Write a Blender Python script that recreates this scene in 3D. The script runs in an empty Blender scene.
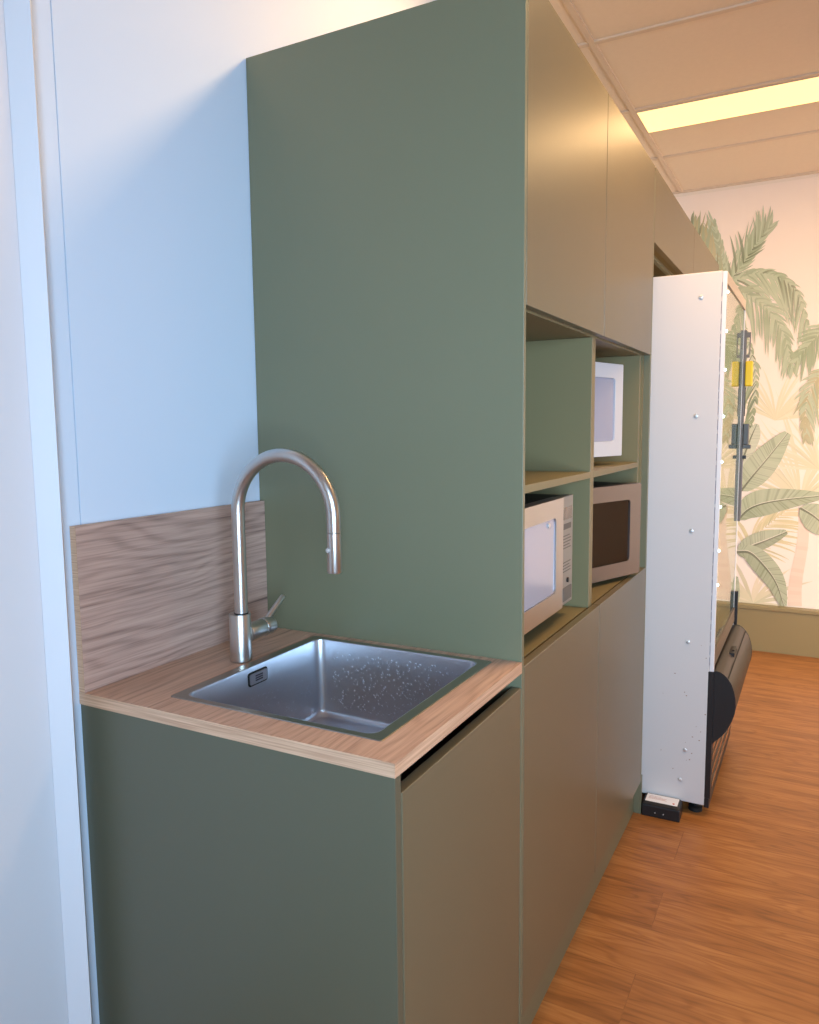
import bpy, bmesh, math, random
from mathutils import Vector, Matrix, Euler
random.seed(7)
scene = bpy.context.scene
COL = scene.collection
PI = math.pi

# ------------------------------------------------------------------ camera
CAM = Vector((1.13770716, -0.871967384, 1.36438630))
ROT = Euler((1.46149590, 0.0102009188, 0.492193444), 'XYZ')
FPX = 762.34
cd = bpy.data.cameras.new('camera'); cam = bpy.data.objects.new('camera', cd); COL.objects.link(cam)
cam.location = CAM; cam.rotation_euler = ROT
cd.sensor_fit = 'HORIZONTAL'; cd.sensor_width = 36.0; cd.lens = FPX / 819.0 * 36.0
cd.clip_start = 0.02; cd.clip_end = 50
scene.camera = cam
scene.view_settings.view_transform = 'Standard'
scene.view_settings.look = 'None'
scene.view_settings.exposure = 0.0
scene.cycles.use_denoising = True
scene.cycles.max_bounces = 10
scene.cycles.diffuse_bounces = 5
scene.cycles.glossy_bounces = 5
scene.cycles.transmission_bounces = 8
scene.cycles.transparent_max_bounces = 12
scene.cycles.sample_clamp_indirect = 4.0
scene.cycles.caustics_reflective = False
scene.cycles.caustics_refractive = False

# ------------------------------------------------------------------ key sizes (metres)
D = 0.641       # cabinet front plane
Y1 = 0.510      # face of the tall side panel
ZC = 0.9067     # worktop top
TH = 0.0215
H = 2.168       # tall cabinet top
YF = 4.15       # mural wall
ZCEIL = 2.765

# ------------------------------------------------------------------ materials
def srgb(r, g, b):
    f = lambda c: (c/255/12.92) if c/255 <= 0.04045 else ((c/255+0.055)/1.055)**2.4
    return (f(r), f(g), f(b), 1.0)

def mat(name, color, rough=0.5, metal=0.0, spec=0.5, emit=None, estr=1.0, noise=0.0, nscale=8.0, bump=0.0, bscale=300.0, coat=0.0):
    m = bpy.data.materials.new(name); m.use_nodes = True
    nt = m.node_tree; b = nt.nodes['Principled BSDF']
    b.inputs['Base Color'].default_value = color
    b.inputs['Roughness'].default_value = rough
    b.inputs['Metallic'].default_value = metal
    b.inputs['Specular IOR Level'].default_value = spec
    b.inputs['Coat Weight'].default_value = coat
    if emit:
        b.inputs['Emission Color'].default_value = emit
        b.inputs['Emission Strength'].default_value = estr
    tc = None
    if noise > 0 or bump > 0:
        tc = nt.nodes.new('ShaderNodeTexCoord')
    if noise > 0:
        n = nt.nodes.new('ShaderNodeTexNoise'); n.inputs['Scale'].default_value = nscale; n.inputs['Detail'].default_value = 4
        nt.links.new(tc.outputs['Object'], n.inputs['Vector'])
        mx = nt.nodes.new('ShaderNodeMix'); mx.data_type = 'RGBA'
        mx.inputs[6].default_value = tuple(c*(1-noise) for c in color[:3]) + (1,)
        mx.inputs[7].default_value = tuple(min(1, c*(1+noise)) for c in color[:3]) + (1,)
        nt.links.new(n.outputs['Fac'], mx.inputs[0]); nt.links.new(mx.outputs[2], b.inputs['Base Color'])
    if bump > 0:
        n2 = nt.nodes.new('ShaderNodeTexNoise'); n2.inputs['Scale'].default_value = bscale; n2.inputs['Detail'].default_value = 2
        nt.links.new(tc.outputs['Object'], n2.inputs['Vector'])
        bp = nt.nodes.new('ShaderNodeBump'); bp.inputs['Strength'].default_value = bump; bp.inputs['Distance'].default_value = 0.001
        nt.links.new(n2.outputs['Fac'], bp.inputs['Height']); nt.links.new(bp.outputs['Normal'], b.inputs['Normal'])
    return m

def math_node(nt, op, a, b=None):
    n = nt.nodes.new('ShaderNodeMath'); n.operation = op
    for i, v in enumerate((a, b)):
        if v is None: continue
        if isinstance(v, (int, float)): n.inputs[i].default_value = v
        else: nt.links.new(v, n.inputs[i])
    return n.outputs[0]

def ramp(nt, fac, stops):
    r = nt.nodes.new('ShaderNodeValToRGB'); e = r.color_ramp.elements
    e[0].position, e[0].color = stops[0]; e[1].position, e[1].color = stops[1]
    for p, c in stops[2:]:
        x = e.new(p); x.color = c
    nt.links.new(fac, r.inputs[0]); return r.outputs['Color']

def oak(name, light, mid, dark, rough=0.45, ring=1.0, fine=1.0):
    """oak laminate, grain running along y; works on faces that lie in x or in z"""
    m = bpy.data.materials.new(name); m.use_nodes = True
    nt = m.node_tree; b = nt.nodes['Principled BSDF']; L = nt.links
    b.inputs['Roughness'].default_value = rough
    tc = nt.nodes.new('ShaderNodeTexCoord'); sp = nt.nodes.new('ShaderNodeSeparateXYZ'); L.new(tc.outputs['Object'], sp.inputs[0])
    across = math_node(nt, 'ADD', sp.outputs['X'], sp.outputs['Z'])
    def nz(ka, ky, det, seed):
        cb = nt.nodes.new('ShaderNodeCombineXYZ')
        L.new(math_node(nt, 'MULTIPLY', across, ka), cb.inputs[0]); L.new(math_node(nt, 'MULTIPLY', sp.outputs['Y'], ky), cb.inputs[1])
        cb.inputs[2].default_value = seed
        n = nt.nodes.new('ShaderNodeTexNoise'); n.inputs['Scale'].default_value = 1.0; n.inputs['Detail'].default_value = det
        L.new(cb.outputs[0], n.inputs['Vector']); return n.outputs['Fac']
    n1 = nz(7, 2.2, 2.0, 3.1)
    n2 = nz(420, 9, 2.0, 8.0)
    n3 = nz(95, 3.0, 3.0, 5.0)
    ringv = math_node(nt, 'SINE', math_node(nt, 'ADD', math_node(nt, 'MULTIPLY', across, 330.0), math_node(nt, 'MULTIPLY', n1, 60.0)))
    ringf = math_node(nt, 'POWER', math_node(nt, 'MULTIPLY', math_node(nt, 'ADD', ringv, 1.0), 0.5), 2.2)
    f = math_node(nt, 'ADD', math_node(nt, 'MULTIPLY', ringf, 0.11*ring), math_node(nt, 'MULTIPLY', n2, 0.38*fine))
    f = math_node(nt, 'ADD', f, math_node(nt, 'MULTIPLY', n3, 0.56))
    n4 = nz(150, 3.4, 3.0, 11.0)
    ln = math_node(nt, 'MULTIPLY', math_node(nt, 'SUBTRACT', n4, 0.53), 7.0); ln.node.use_clamp = True
    f = math_node(nt, 'ADD', f, math_node(nt, 'MULTIPLY', ln, 0.12*ring))
    L.new(ramp(nt, f, [(0.22, light), (0.85, dark), (0.5, mid)]), b.inputs['Base Color'])
    bp = nt.nodes.new('ShaderNodeBump'); bp.inputs['Strength'].default_value = 0.12; bp.inputs['Distance'].default_value = 0.001
    L.new(n2, bp.inputs['Height']); L.new(bp.outputs['Normal'], b.inputs['Normal'])
    return m

def plank_floor(name):
    m = bpy.data.materials.new(name); m.use_nodes = True
    nt = m.node_tree; b = nt.nodes['Principled BSDF']; L = nt.links
    b.inputs['Roughness'].default_value = 0.42
    tc = nt.nodes.new('ShaderNodeTexCoord')
    br = nt.nodes.new('ShaderNodeTexBrick'); L.new(tc.outputs['Object'], br.inputs['Vector'])
    br.offset = 0.37; br.offset_frequency = 2
    br.inputs['Scale'].default_value = 1.0; br.inputs['Brick Width'].default_value = 1.25; br.inputs['Row Height'].default_value = 0.19
    br.inputs['Mortar Size'].default_value = 0.0011; br.inputs['Mortar Smooth'].default_value = 0.2
    br.inputs['Color1'].default_value = (0, 0, 0, 1); br.inputs['Color2'].default_value = (1, 1, 1, 1); br.inputs['Mortar'].default_value = (0.5, 0.5, 0.5, 1)
    sp = nt.nodes.new('ShaderNodeSeparateXYZ'); L.new(tc.outputs['Object'], sp.inputs[0])
    plank = math_node(nt, 'MULTIPLY', br.outputs['Color'], 9.0)
    def nz(kx, ky, det, seed, dist=0.0):
        cb = nt.nodes.new('ShaderNodeCombineXYZ')
        L.new(math_node(nt, 'MULTIPLY', sp.outputs['X'], kx), cb.inputs[0]); L.new(math_node(nt, 'MULTIPLY', sp.outputs['Y'], ky), cb.inputs[1])
        L.new(math_node(nt, 'ADD', plank, seed), cb.inputs[2])
        n = nt.nodes.new('ShaderNodeTexNoise'); n.inputs['Scale'].default_value = 1.0; n.inputs['Detail'].default_value = det
        n.inputs['Distortion'].default_value = dist
        L.new(cb.outputs[0], n.inputs['Vector']); return n.outputs['Fac']
    n1 = nz(1.6, 12, 2.0, 1.0, 0.5)
    n2 = nz(9, 150, 2.0, 4.0)
    n3 = nz(2.6, 22, 3.0, 7.0)
    ringv = math_node(nt, 'SINE', math_node(nt, 'MULTIPLY', n1, 70.0))
    rf = math_node(nt, 'POWER', math_node(nt, 'MULTIPLY', math_node(nt, 'ADD', ringv, 1.0), 0.5), 3.0)
    f = math_node(nt, 'ADD', math_node(nt, 'MULTIPLY', rf, 0.13), math_node(nt, 'MULTIPLY', n2, 0.34))
    f = math_node(nt, 'ADD', f, math_node(nt, 'MULTIPLY', n3, 0.62))
    f = math_node(nt, 'ADD', f, math_node(nt, 'MULTIPLY', math_node(nt, 'SUBTRACT', br.outputs['Color'], 0.5), 0.07))
    c = ramp(nt, f, [(0.22, srgb(*FL1)), (0.85, srgb(*FL3)), (0.52, srgb(*FL2))])
    mx = nt.nodes.new('ShaderNodeMix'); mx.data_type = 'RGBA'
    L.new(math_node(nt, 'MULTIPLY', br.outputs['Fac'], 0.35), mx.inputs[0]); L.new(c, mx.inputs[6]); mx.inputs[7].default_value = srgb(88, 50, 24)
    L.new(mx.outputs[2], b.inputs['Base Color'])
    bp = nt.nodes.new('ShaderNodeBump'); bp.inputs['Strength'].default_value = 0.15; bp.inputs['Distance'].default_value = 0.001
    L.new(n2, bp.inputs['Height']); L.new(bp.outputs['Normal'], b.inputs['Normal'])
    return m

FL1, FL2, FL3 = (192, 136, 80), (162, 105, 55), (112, 69, 34)

def brushed(name, color, rough, axis=2, amount=0.10):
    m = bpy.data.materials.new(name); m.use_nodes = True
    nt = m.node_tree; b = nt.nodes['Principled BSDF']; L = nt.links
    b.inputs['Base Color'].default_value = color; b.inputs['Metallic'].default_value = 1.0
    tc = nt.nodes.new('ShaderNodeTexCoord'); mp = nt.nodes.new('ShaderNodeMapping')
    s = [900, 900, 900]; s[axis] = 12
    mp.inputs['Scale'].default_value = s; L.new(tc.outputs['Object'], mp.inputs['Vector'])
    n = nt.nodes.new('ShaderNodeTexNoise'); n.inputs['Scale'].default_value = 1.0; L.new(mp.outputs[0], n.inputs['Vector'])
    L.new(math_node(nt, 'ADD', math_node(nt, 'MULTIPLY', n.outputs['Fac'], amount), rough-amount/2), b.inputs['Roughness'])
    return m

def glass_pane(name, ior=1.6, tint=(0.9, 0.95, 0.9, 1)):
    m = bpy.data.materials.new(name); m.use_nodes = True
    nt = m.node_tree; L = nt.links; nt.nodes.remove(nt.nodes['Principled BSDF'])
    out = nt.nodes['Material Output']
    lw = nt.nodes.new('ShaderNodeLayerWeight'); lw.inputs['Blend'].default_value = 0.5
    fac = math_node(nt, 'ADD', math_node(nt, 'MULTIPLY', math_node(nt, 'POWER', lw.outputs['Facing'], 3.0), 0.84), 0.06)
    tr = nt.nodes.new('ShaderNodeBsdfTransparent'); tr.inputs['Color'].default_value = tint
    gl = nt.nodes.new('ShaderNodeBsdfGlossy'); gl.inputs['Roughness'].default_value = 0.015; gl.inputs['Color'].default_value = (0.96, 0.98, 0.94, 1)
    mx = nt.nodes.new('ShaderNodeMixShader')
    L.new(fac, mx.inputs[0]); L.new(tr.outputs[0], mx.inputs[1]); L.new(gl.outputs[0], mx.inputs[2]); L.new(mx.outputs[0], out.inputs['Surface'])
    return m

GREEN = (116, 114, 90)
M = {}
M['green'] = mat('green laminate', srgb(*GREEN), 0.38, spec=0.5, noise=0.025, nscale=3, bump=0.05, bscale=900)
M['green_door_lit'] = mat('floor-lit green laminate', srgb(108, 99, 77), 0.35, spec=0.6, noise=0.025, nscale=3, bump=0.05, bscale=900)  # green laminate browned: warm floor reflection put into the door colour
M['green_edge'] = mat('green edge band', srgb(150, 150, 128), 0.35)
M['green_in'] = mat('green carcass laminate', srgb(130, 118, 84), 0.45, spec=0.4)
M['dark_gap'] = mat('shadow gap black', srgb(26, 26, 24), 0.8)
M['wall'] = mat('white wall paint', srgb(232, 230, 226), 0.65, spec=0.25, bump=0.04, bscale=150)
M['trim'] = mat('white gloss trim', srgb(222, 222, 228), 0.35)
M['wall_cool'] = mat('cool white wall paint', srgb(214, 225, 241), 0.6, spec=0.25, bump=0.04, bscale=150)
M['ceil'] = mat('ceiling tile', srgb(228, 208, 184), 0.9, spec=0.1, noise=0.03, nscale=60, bump=0.25, bscale=260)
M['tbar'] = mat('ceiling grid', srgb(214, 192, 168), 0.7)
M['oak_top'] = oak('oak laminate worktop', srgb(228, 194, 170), srgb(206, 168, 146), srgb(152, 116, 98))
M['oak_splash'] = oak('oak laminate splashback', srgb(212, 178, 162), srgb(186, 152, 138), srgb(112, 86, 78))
M['oak_edge'] = mat('oak edge band', srgb(206, 164, 134), 0.5)
_nt = M['oak_edge'].node_tree
_tc = _nt.nodes.new('ShaderNodeTexCoord'); _mp = _nt.nodes.new('ShaderNodeMapping'); _mp.inputs['Scale'].default_value = (7, 7, 420)
_n = _nt.nodes.new('ShaderNodeTexNoise'); _n.inputs['Scale'].default_value = 1.0; _n.inputs['Detail'].default_value = 3
_nt.links.new(_tc.outputs['Object'], _mp.inputs['Vector']); _nt.links.new(_mp.outputs[0], _n.inputs['Vector'])
_nt.links.new(ramp(_nt, _n.outputs['Fac'], [(0.3, srgb(222, 182, 150)), (0.72, srgb(176, 132, 104))]), _nt.nodes['Principled BSDF'].inputs['Base Color'])
M['floor'] = plank_floor('oak vinyl planks')
M['steel'] = brushed('brushed steel', (0.60, 0.58, 0.56, 1), 0.30)
M['sink'] = brushed('satin sink steel', (0.60, 0.61, 0.66, 1), 0.36, axis=1, amount=0.12)
M['sink_rim'] = brushed('dull sink rim steel', (0.40, 0.39, 0.36, 1), 0.30, axis=1, amount=0.1)
M['black'] = mat('black plastic', srgb(30, 29, 31), 0.42)
M['rubber'] = mat('black rubber', srgb(18, 18, 18), 0.7)
M['white_steel'] = mat('white powder coated steel', srgb(217, 211, 209), 0.45, spec=0.4, noise=0.015, nscale=4)
M['water'] = mat('water drops', (0.62, 0.68, 0.80, 1), 0.25)
M['chrome'] = mat('zinc screw', (0.72, 0.71, 0.70, 1), 0.4, metal=0.6)

# ------------------------------------------------------------------ mesh helpers
def bx(bm, x0, y0, z0, x1, y1, z1, bev=0.0, seg=2):
    r = bmesh.ops.create_cube(bm, size=1.0)
    vs = r['verts']
    bmesh.ops.scale(bm, vec=(x1-x0, y1-y0, z1-z0), verts=vs)
    bmesh.ops.translate(bm, vec=((x0+x1)/2, (y0+y1)/2, (z0+z1)/2), verts=vs)
    if bev > 0:
        es = list({e for v in vs for e in v.link_edges})
        bmesh.ops.bevel(bm, geom=es, offset=bev, segments=seg, affect='EDGES', profile=0.5)
    return bm

def box(*a, **k):
    bm = bmesh.new(); bx(bm, *a, **k); return bm

def ring_loft(bm, rings, cap0=True, cap1=True, close=False):
    vr = [[bm.verts.new(p) for p in r] for r in rings]
    n = len(vr[0])
    for a, b in zip(vr, vr[1:]):
        for i in range(n):
            bm.faces.new((a[i], a[(i+1) % n], b[(i+1) % n], b[i]))
    if cap0: bm.faces.new(list(reversed(vr[0])))
    if cap1: bm.faces.new(vr[-1])
    return vr

def tube(bm, path, radii, seg=24):
    path = [Vector(p) for p in path]
    if isinstance(radii, (int, float)): radii = [radii]*len(path)
    rings = []; up = None
    for i, p in enumerate(path):
        t = (path[min(i+1, len(path)-1)] - path[max(i-1, 0)]).normalized()
        if up is None:
            up = Vector((0, 1, 0)) if abs(t.y) < 0.9 else Vector((1, 0, 0))
        u = (up - t*up.dot(t)).normalized(); v = t.cross(u); up = u
        rings.append([p + (u*math.cos(2*PI*k/seg) + v*math.sin(2*PI*k/seg))*radii[i] for k in range(seg)])
    ring_loft(bm, rings); return bm

def rod(bm, a, b, r, seg=24, ch=0.0):
    a = Vector(a); b = Vector(b); d = (b-a).normalized()
    if ch > 0:
        return tube(bm, [a, a+d*ch*0.3, a+d*ch, b-d*ch, b-d*ch*0.3, b], [r-ch, r-ch*0.3, r, r, r-ch*0.3, r-ch], seg)
    return tube(bm, [a, b], r, seg)

def prism(bm, pts, axis, a, b):
    """closed 2-D outline extruded along an axis"""
    def P(p, t):
        return {0: (t, p[0], p[1]), 1: (p[0], t, p[1]), 2: (p[0], p[1], t)}[axis]
    ring_loft(bm, [[P(p, a) for p in pts], [P(p, b) for p in pts]]); return bm

def rrect(x0, y0, x1, y1, r, n=8):
    pts = []
    for cx, cy, a0 in ((x1-r, y1-r, 0), (x0+r, y1-r, PI/2), (x0+r, y0+r, PI), (x1-r, y0+r, 1.5*PI)):
        for k in range(n+1):
            a = a0 + PI/2*k/n
            pts.append((cx+r*math.cos(a), cy+r*math.sin(a)))
    return pts

def root_of(o):
    while o.parent: o = o.parent
    return o

def obj(name, bm, m, parent=None, smooth=False, world=True, label=None):
    me = bpy.data.meshes.new(name)
    if parent is not None and world:
        bmesh.ops.translate(bm, vec=-root_of(parent).location, verts=bm.verts)
    bmesh.ops.recalc_face_normals(bm, faces=bm.faces)
    bm.to_mesh(me); bm.free()
    for mm in (m if isinstance(m, (list, tuple)) else [m]): me.materials.append(mm)
    if smooth:
        for p in me.polygons: p.use_smooth = True
        try: me.set_sharp_from_angle(angle=math.radians(38))
        except Exception: pass
    o = bpy.data.objects.new(name, me); COL.objects.link(o)
    if parent is not None: o.parent = parent
    if label: o['label'] = label
    return o

def tag(o, label, cat, group=None, kind=None):
    o['label'] = label; o['category'] = cat
    if group: o['group'] = group
    if kind: o['kind'] = kind
    return o

def thing(name, label, cat, loc=(0, 0, 0), rz=0.0, group=None):
    o = bpy.data.objects.new(name, None); COL.objects.link(o)
    o.location = loc; o.rotation_euler = (0, 0, rz); o.empty_display_size = 0.1
    return tag(o, label, cat, group)

def struct(name, bm, m, label=None):
    o = obj(name, bm, m); o['kind'] = 'structure'
    if label: o['label'] = label
    return o

# ------------------------------------------------------------------ setting
XR, YN = 3.9, -2.0
struct('floor', box(-0.05, YN, -0.06, XR, YF+0.1, 0.0), M['floor'], 'orange oak vinyl plank floor')
# left wall in two sheets with a fine open joint between
struct('wall_left', box(-0.10, 0.0262, 0, 0.0, YF, ZCEIL+0.05), M['wall_cool'], 'white wall behind the sink')
struct('wall_left_near', box(-0.10, YN, 0, 0.0, 0.0238, ZCEIL+0.05), M['wall_cool'], 'white wall sheet nearest the camera')
struct('trim_1', box(-0.10, 0.0238, 0, -0.004, 0.0262, ZCEIL), mat('joint shadow', srgb(120, 118, 120), 0.8), 'fine dark joint between two wall sheets')
struct('trim_2', prism(bmesh.new(), [(0.0, -0.026), (0.030, -0.034), (0.036, -0.0405), (0.006, -0.0640), (0.0, -0.0640)], 2, 0.0, ZCEIL), M['trim'], 'white vertical trim beside the sink cabinet')
struct('trim_3', box(0.0, -0.30, 0, 0.006, -0.0642, ZCEIL, bev=0.001), M['trim'], 'white vertical trim at the left edge')
struct('wall_far', box(-0.10, YF, 0, XR, YF+0.1, ZCEIL+0.05), mat('cream wall paint', srgb(238, 222, 206), 0.8, spec=0.15))
struct('wall_right', box(XR, YN, 0, XR+0.1, YF+0.1, ZCEIL+0.05), M['wall'])
struct('wall_near', box(-0.10, YN-0.1, 0, XR+0.1, YN, ZCEIL+0.05), M['wall'])
# ceiling: tile plane with lower grid bars
struct('ceiling', box(-0.1, YN-0.1, ZCEIL+0.008, XR+0.1, YF+0.1, ZCEIL+0.06), M['ceil'], 'tiled ceiling in warm light')
k = 0
XB = 0.322
bars = [(XB, YN, XB+0.024, YF)] + [(XB+1.40*i, YN, XB+1.40*i+0.024, YF) for i in (1, 2)]
for i in range(-4, 6):
    yy = 2.082 + 0.692*i
    if YN < yy < YF-0.05: bars.append((0.0, yy-0.012, XR, yy+0.012))
bm = bmesh.new()
for j, (a, b_, c, d) in enumerate(bars):
    z0 = ZCEIL if j < 3 else ZCEIL+0.0006
    bx(bm, a, b_, z0, c, d, ZCEIL+0.0082)
bx(bm, 0.0, YF-0.022, ZCEIL-0.001, XR, YF, ZCEIL+0.0082)
struct('trim_4', bm, M['tbar'], 'ceiling grid bars')
# far skirting: tall green boxed plinth with a thin top board
bm = bmesh.new(); bx(bm, 0.642, YF-0.060, 0.0, XR, YF-0.002, 0.256, bev=0.001)
bx(bm, 0.642, YF-0.070, 0.2575, XR, YF-0.002, 0.278, bev=0.002)
struct('baseboard_far', bm, mat('lit green skirting', srgb(150, 136, 98), 0.45), 'tall green skirting box under the mural')  # green lightened towards ochre: warm light put into the skirting colour

# ------------------------------------------------------------------ mural wallpaper on the far wall
def at(u, v, Y=YF):
    """point of the far wall seen at pixel (u, v) of the photograph -> (x, z)"""
    d = ROT.to_matrix() @ Vector(((u-409.5)/FPX, -(v-512)/FPX, -1.0))
    t = (Y-CAM.y)/d.y
    return Vector((CAM.x+d.x*t, CAM.z+d.z*t))
mb = bmesh.new(); cl = mb.loops.layers.float_color.new('Col')
layer = [0]
def lin(c): return srgb(*c)
def poly(pts, cols):
    y = YF - 0.0016 - layer[0]*2.0e-6
    vs = [mb.verts.new((p[0], y, p[1])) for p in pts]
    try: f = mb.faces.new(vs)
    except ValueError: return
    for i, l in enumerate(f.loops): l[cl] = cols[i] if isinstance(cols, list) else cols
def mixc(a, b, t): return tuple(a[i]*(1-t)+b[i]*t for i in range(3)) + (1,)
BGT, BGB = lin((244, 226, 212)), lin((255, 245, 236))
x0m, x1m, z0m, z1m = 0.30, 3.88, 0.278, 2.745
nxm, nzm = 24, 16
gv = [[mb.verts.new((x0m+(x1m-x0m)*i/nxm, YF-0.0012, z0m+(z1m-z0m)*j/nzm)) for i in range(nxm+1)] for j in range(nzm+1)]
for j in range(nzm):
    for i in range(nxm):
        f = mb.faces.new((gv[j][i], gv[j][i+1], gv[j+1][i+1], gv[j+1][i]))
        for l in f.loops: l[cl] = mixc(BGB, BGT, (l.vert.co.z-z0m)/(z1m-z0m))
# sheet thickness behind the print
def bez(P, n):
    """Catmull-Rom through points"""
    P = [Vector(p) for p in P]; Q = [P[0]*2-P[1]] + P + [P[-1]*2-P[-2]]
    out = []
    m = len(P)-1
    for s in range(n+1):
        t = s/n*m; i = min(int(t), m-1); f = t-i
        a, b, c, d = Q[i], Q[i+1], Q[i+2], Q[i+3]
        out.append(0.5*((2*b)+(c-a)*f+(2*a-5*b+4*c-d)*f*f+(3*b-a-3*c+d)*f**3))
    return out
def blade(p, ang, ln, w, col, col2, bend=0.0):
    """one thin tapering leaflet"""
    layer[0] += 1
    n = 5; L_, R_ = [], []
    for i in range(n+1):
        t = i/n; a = ang + bend*t
        c = p + Vector((math.cos(a), math.sin(a)))*ln*t if i == 0 else c + Vector((math.cos(a), math.sin(a)))*ln/n
        q = Vector((-math.sin(a), math.cos(a)))*w*0.5*math.sin(PI*min(1, 0.12+t*0.88))**0.8*(1 if t < 0.98 else 0)
        L_.append(c+q); R_.append(c-q)
    for i in range(n):
        t0, t1 = i/n, (i+1)/n
        c0, c1 = mixc(col, col2, t0), mixc(col, col2, t1)
        poly([R_[i], R_[i+1], L_[i+1], L_[i]], [c0, c1, c1, c0])
G1, G2, G3 = lin((144, 162, 128)), lin((176, 190, 160)), lin((214, 218, 196))
GD = lin((98, 114, 82)); GBR = lin((172, 164, 118))
def frond(px, n=46, ln=0.16, spread=0.9, cols=(G1, G2, GD), w=0.016, grav=0.5, conv=True, side=(1, 1), fill=None, fw=0.10):
    P = bez([at(*p) for p in px] if conv else px, 60)
    n = int(n*0.62); ln *= 1.5; w *= 1.05; grav *= 1.1
    if fill is not None:           # pale wash under the leaflets
        for i in range(60):
            layer[0] += 1
            t0, t1 = i/60, (i+1)/60
            d0 = (P[i+1]-P[i]).normalized(); nrm = Vector((-d0.y, d0.x))
            w0 = 0.35*fw*math.sin(PI*min(1, 0.15+0.85*t0))**0.7; w1 = 0.35*fw*math.sin(PI*min(1, 0.15+0.85*t1))**0.7
            poly([P[i]-nrm*w0*side[1], P[i+1]-nrm*w1*side[1], P[i+1]+nrm*w1*side[0], P[i]+nrm*w0*side[0]], fill)
    for i in range(n):
        t = 0.04+0.96*i/n + random.uniform(-0.006, 0.006)
        k_ = max(0, min(59, int(t*60))); p = P[k_]; d = (P[k_+1]-P[k_]); a = math.atan2(d.y, d.x)
        for s in (1, -1):
            if side[0 if s > 0 else 1] <= 0: continue
            sc = side[0 if s > 0 else 1]
            aa = a + s*spread*(1-0.55*t)*random.uniform(0.85, 1.15)
            l_ = ln*sc*(0.40+0.60*math.sin(PI*min(1, 0.25+0.75*t)))*random.uniform(0.55, 1.30)
            # droop towards straight down
            dn = -PI/2; da = (dn-aa+PI) % (2*PI)-PI
            r = random.random()
            c = cols[0] if r < 0.45 else (cols[1] if r < 0.87 else cols[2])
            blade(p, aa, l_, w*random.uniform(0.5, 1.05), c, mixc(c, cols[1], 0.5), bend=da*grav*random.uniform(0.5, 1.0))
    for i in range(60):
        layer[0] += 0
    return P
def strip(P, wfun, colfun, off=0.0):
    layer[0] += 2
    n = len(P)-1
    for i in range(n):
        d = (P[min(i+1, n)]-P[max(i-1, 0)]).normalized(); d2 = (P[min(i+2, n)]-P[i]).normalized()
        n0 = Vector((-d.y, d.x)); n1 = Vector((-d2.y, d2.x))
        w0, w1 = wfun(i/n), wfun((i+1)/n)
        c = colfun(i/n)
        poly([P[i]+n0*w0[0], P[i+1]+n1*w1[0], P[i+1]+n1*w1[1], P[i]+n0*w0[1]], c)
def banana(px, wl, wr, cl_=G2, cd_=G1, rib=GD, conv=True, ribw=0.004, dark_side=None):
    """broad banana leaf: midrib points, half widths to the left and right"""
    P = bez([at(*p) for p in px] if conv else px, 84)
    prof = lambda t: max(0.0, math.sin(PI*min(1.0, 0.12+0.88*t)))**0.85
    def cf(base):
        def f(t):
            r = random.random()
            return mixc(mixc(base, cd_, 0.05+0.22*random.random()), G3, 0.22*random.random()) if r > 0.16 else mixc(base, rib, 0.42)
        return f
    la = cl_ ; lb = dark_side or cl_
    # blades drawn as slanted segments so the side veins lean to the tip
    n = len(P)-1
    for s, w, base in ((1, wl, la), (-1, wr, lb)):
        f = cf(base)
        for i in range(n):
            layer[0] += 1
            t0, t1 = i/n, (i+1)/n
            lead = 6
            def edge(i_, t_):
                j = min(n, i_+lead)
                d = (P[min(j+1, n)]-P[max(j-1, 0)]).normalized(); nn = Vector((-d.y, d.x))*s
                return P[j]+nn*w*prof(min(1, t_))
            poly([P[i], P[i+1], edge(i+1, t1), edge(i, t0)], f(t0))
    Q = [p+Vector((0.0, ribw*1.5)) for p in P]
    strip(Q, lambda t: (ribw*0.7*(1.3-t), -ribw*0.7*(1.3-t)), lambda t: mixc(G3, BGB, 0.4))
    strip(P, lambda t: (ribw*1.25*(1.3-t), -ribw*1.25*(1.3-t)), lambda t: mixc(rib, lin((70, 86, 62)), 0.5))

YEL = (lin((216, 206, 158)), lin((230, 216, 176)), lin((194, 190, 140)))
def fan(px, n, ln, a0, a1, cols=YEL, w=0.03, conv=True, grav=0.12):
    p = at(*px) if conv else Vector(px)
    for i in range(n):
        a = a0+(a1-a0)*i/(n-1)+random.uniform(-0.05, 0.05)
        r = random.random(); c = cols[0] if r < 0.5 else (cols[1] if r < 0.85 else cols[2])
        da = (-PI/2-a+PI) % (2*PI)-PI
        blade(p, a, ln*random.uniform(0.6, 1.1), w*0.42, mixc(c, BGB, 0.22), mixc(c, BGB, 0.5), bend=da*grav)
# faint background foliage
fan((800, 500), 34, 0.62, 0.3, 2.9, w=0.035)
fan((775, 420), 26, 0.45, 0.2, 2.6, w=0.03)
fan((752, 603), 13, 0.34, 0.1, 3.0, w=0.055)
fan((819, 470), 16, 0.45, 1.2, 3.0, w=0.03)
frond([(742, 548), (762, 530), (790, 508)], n=30, ln=0.16, cols=YEL, w=0.016, grav=0.3)
# trunks
TR = (lin((238, 212, 194)), lin((245, 224, 208)))
def trunk(px0, px1, w0, w1, conv=True):
    a, b_ = (at(*px0), at(*px1)) if conv else (Vector(px0), Vector(px1))
    P = [a.lerp(b_, i/26)+Vector((0.012*math.sin(i*0.22), 0)) for i in range(27)]
    strip(P, lambda t: (w0*(1-t)+w1*t, -(w0*(1-t)+w1*t)), lambda t: mixc(TR[0], TR[1], random.random()))
trunk((803, 508), (796, 606), 0.026, 0.038)
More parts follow.
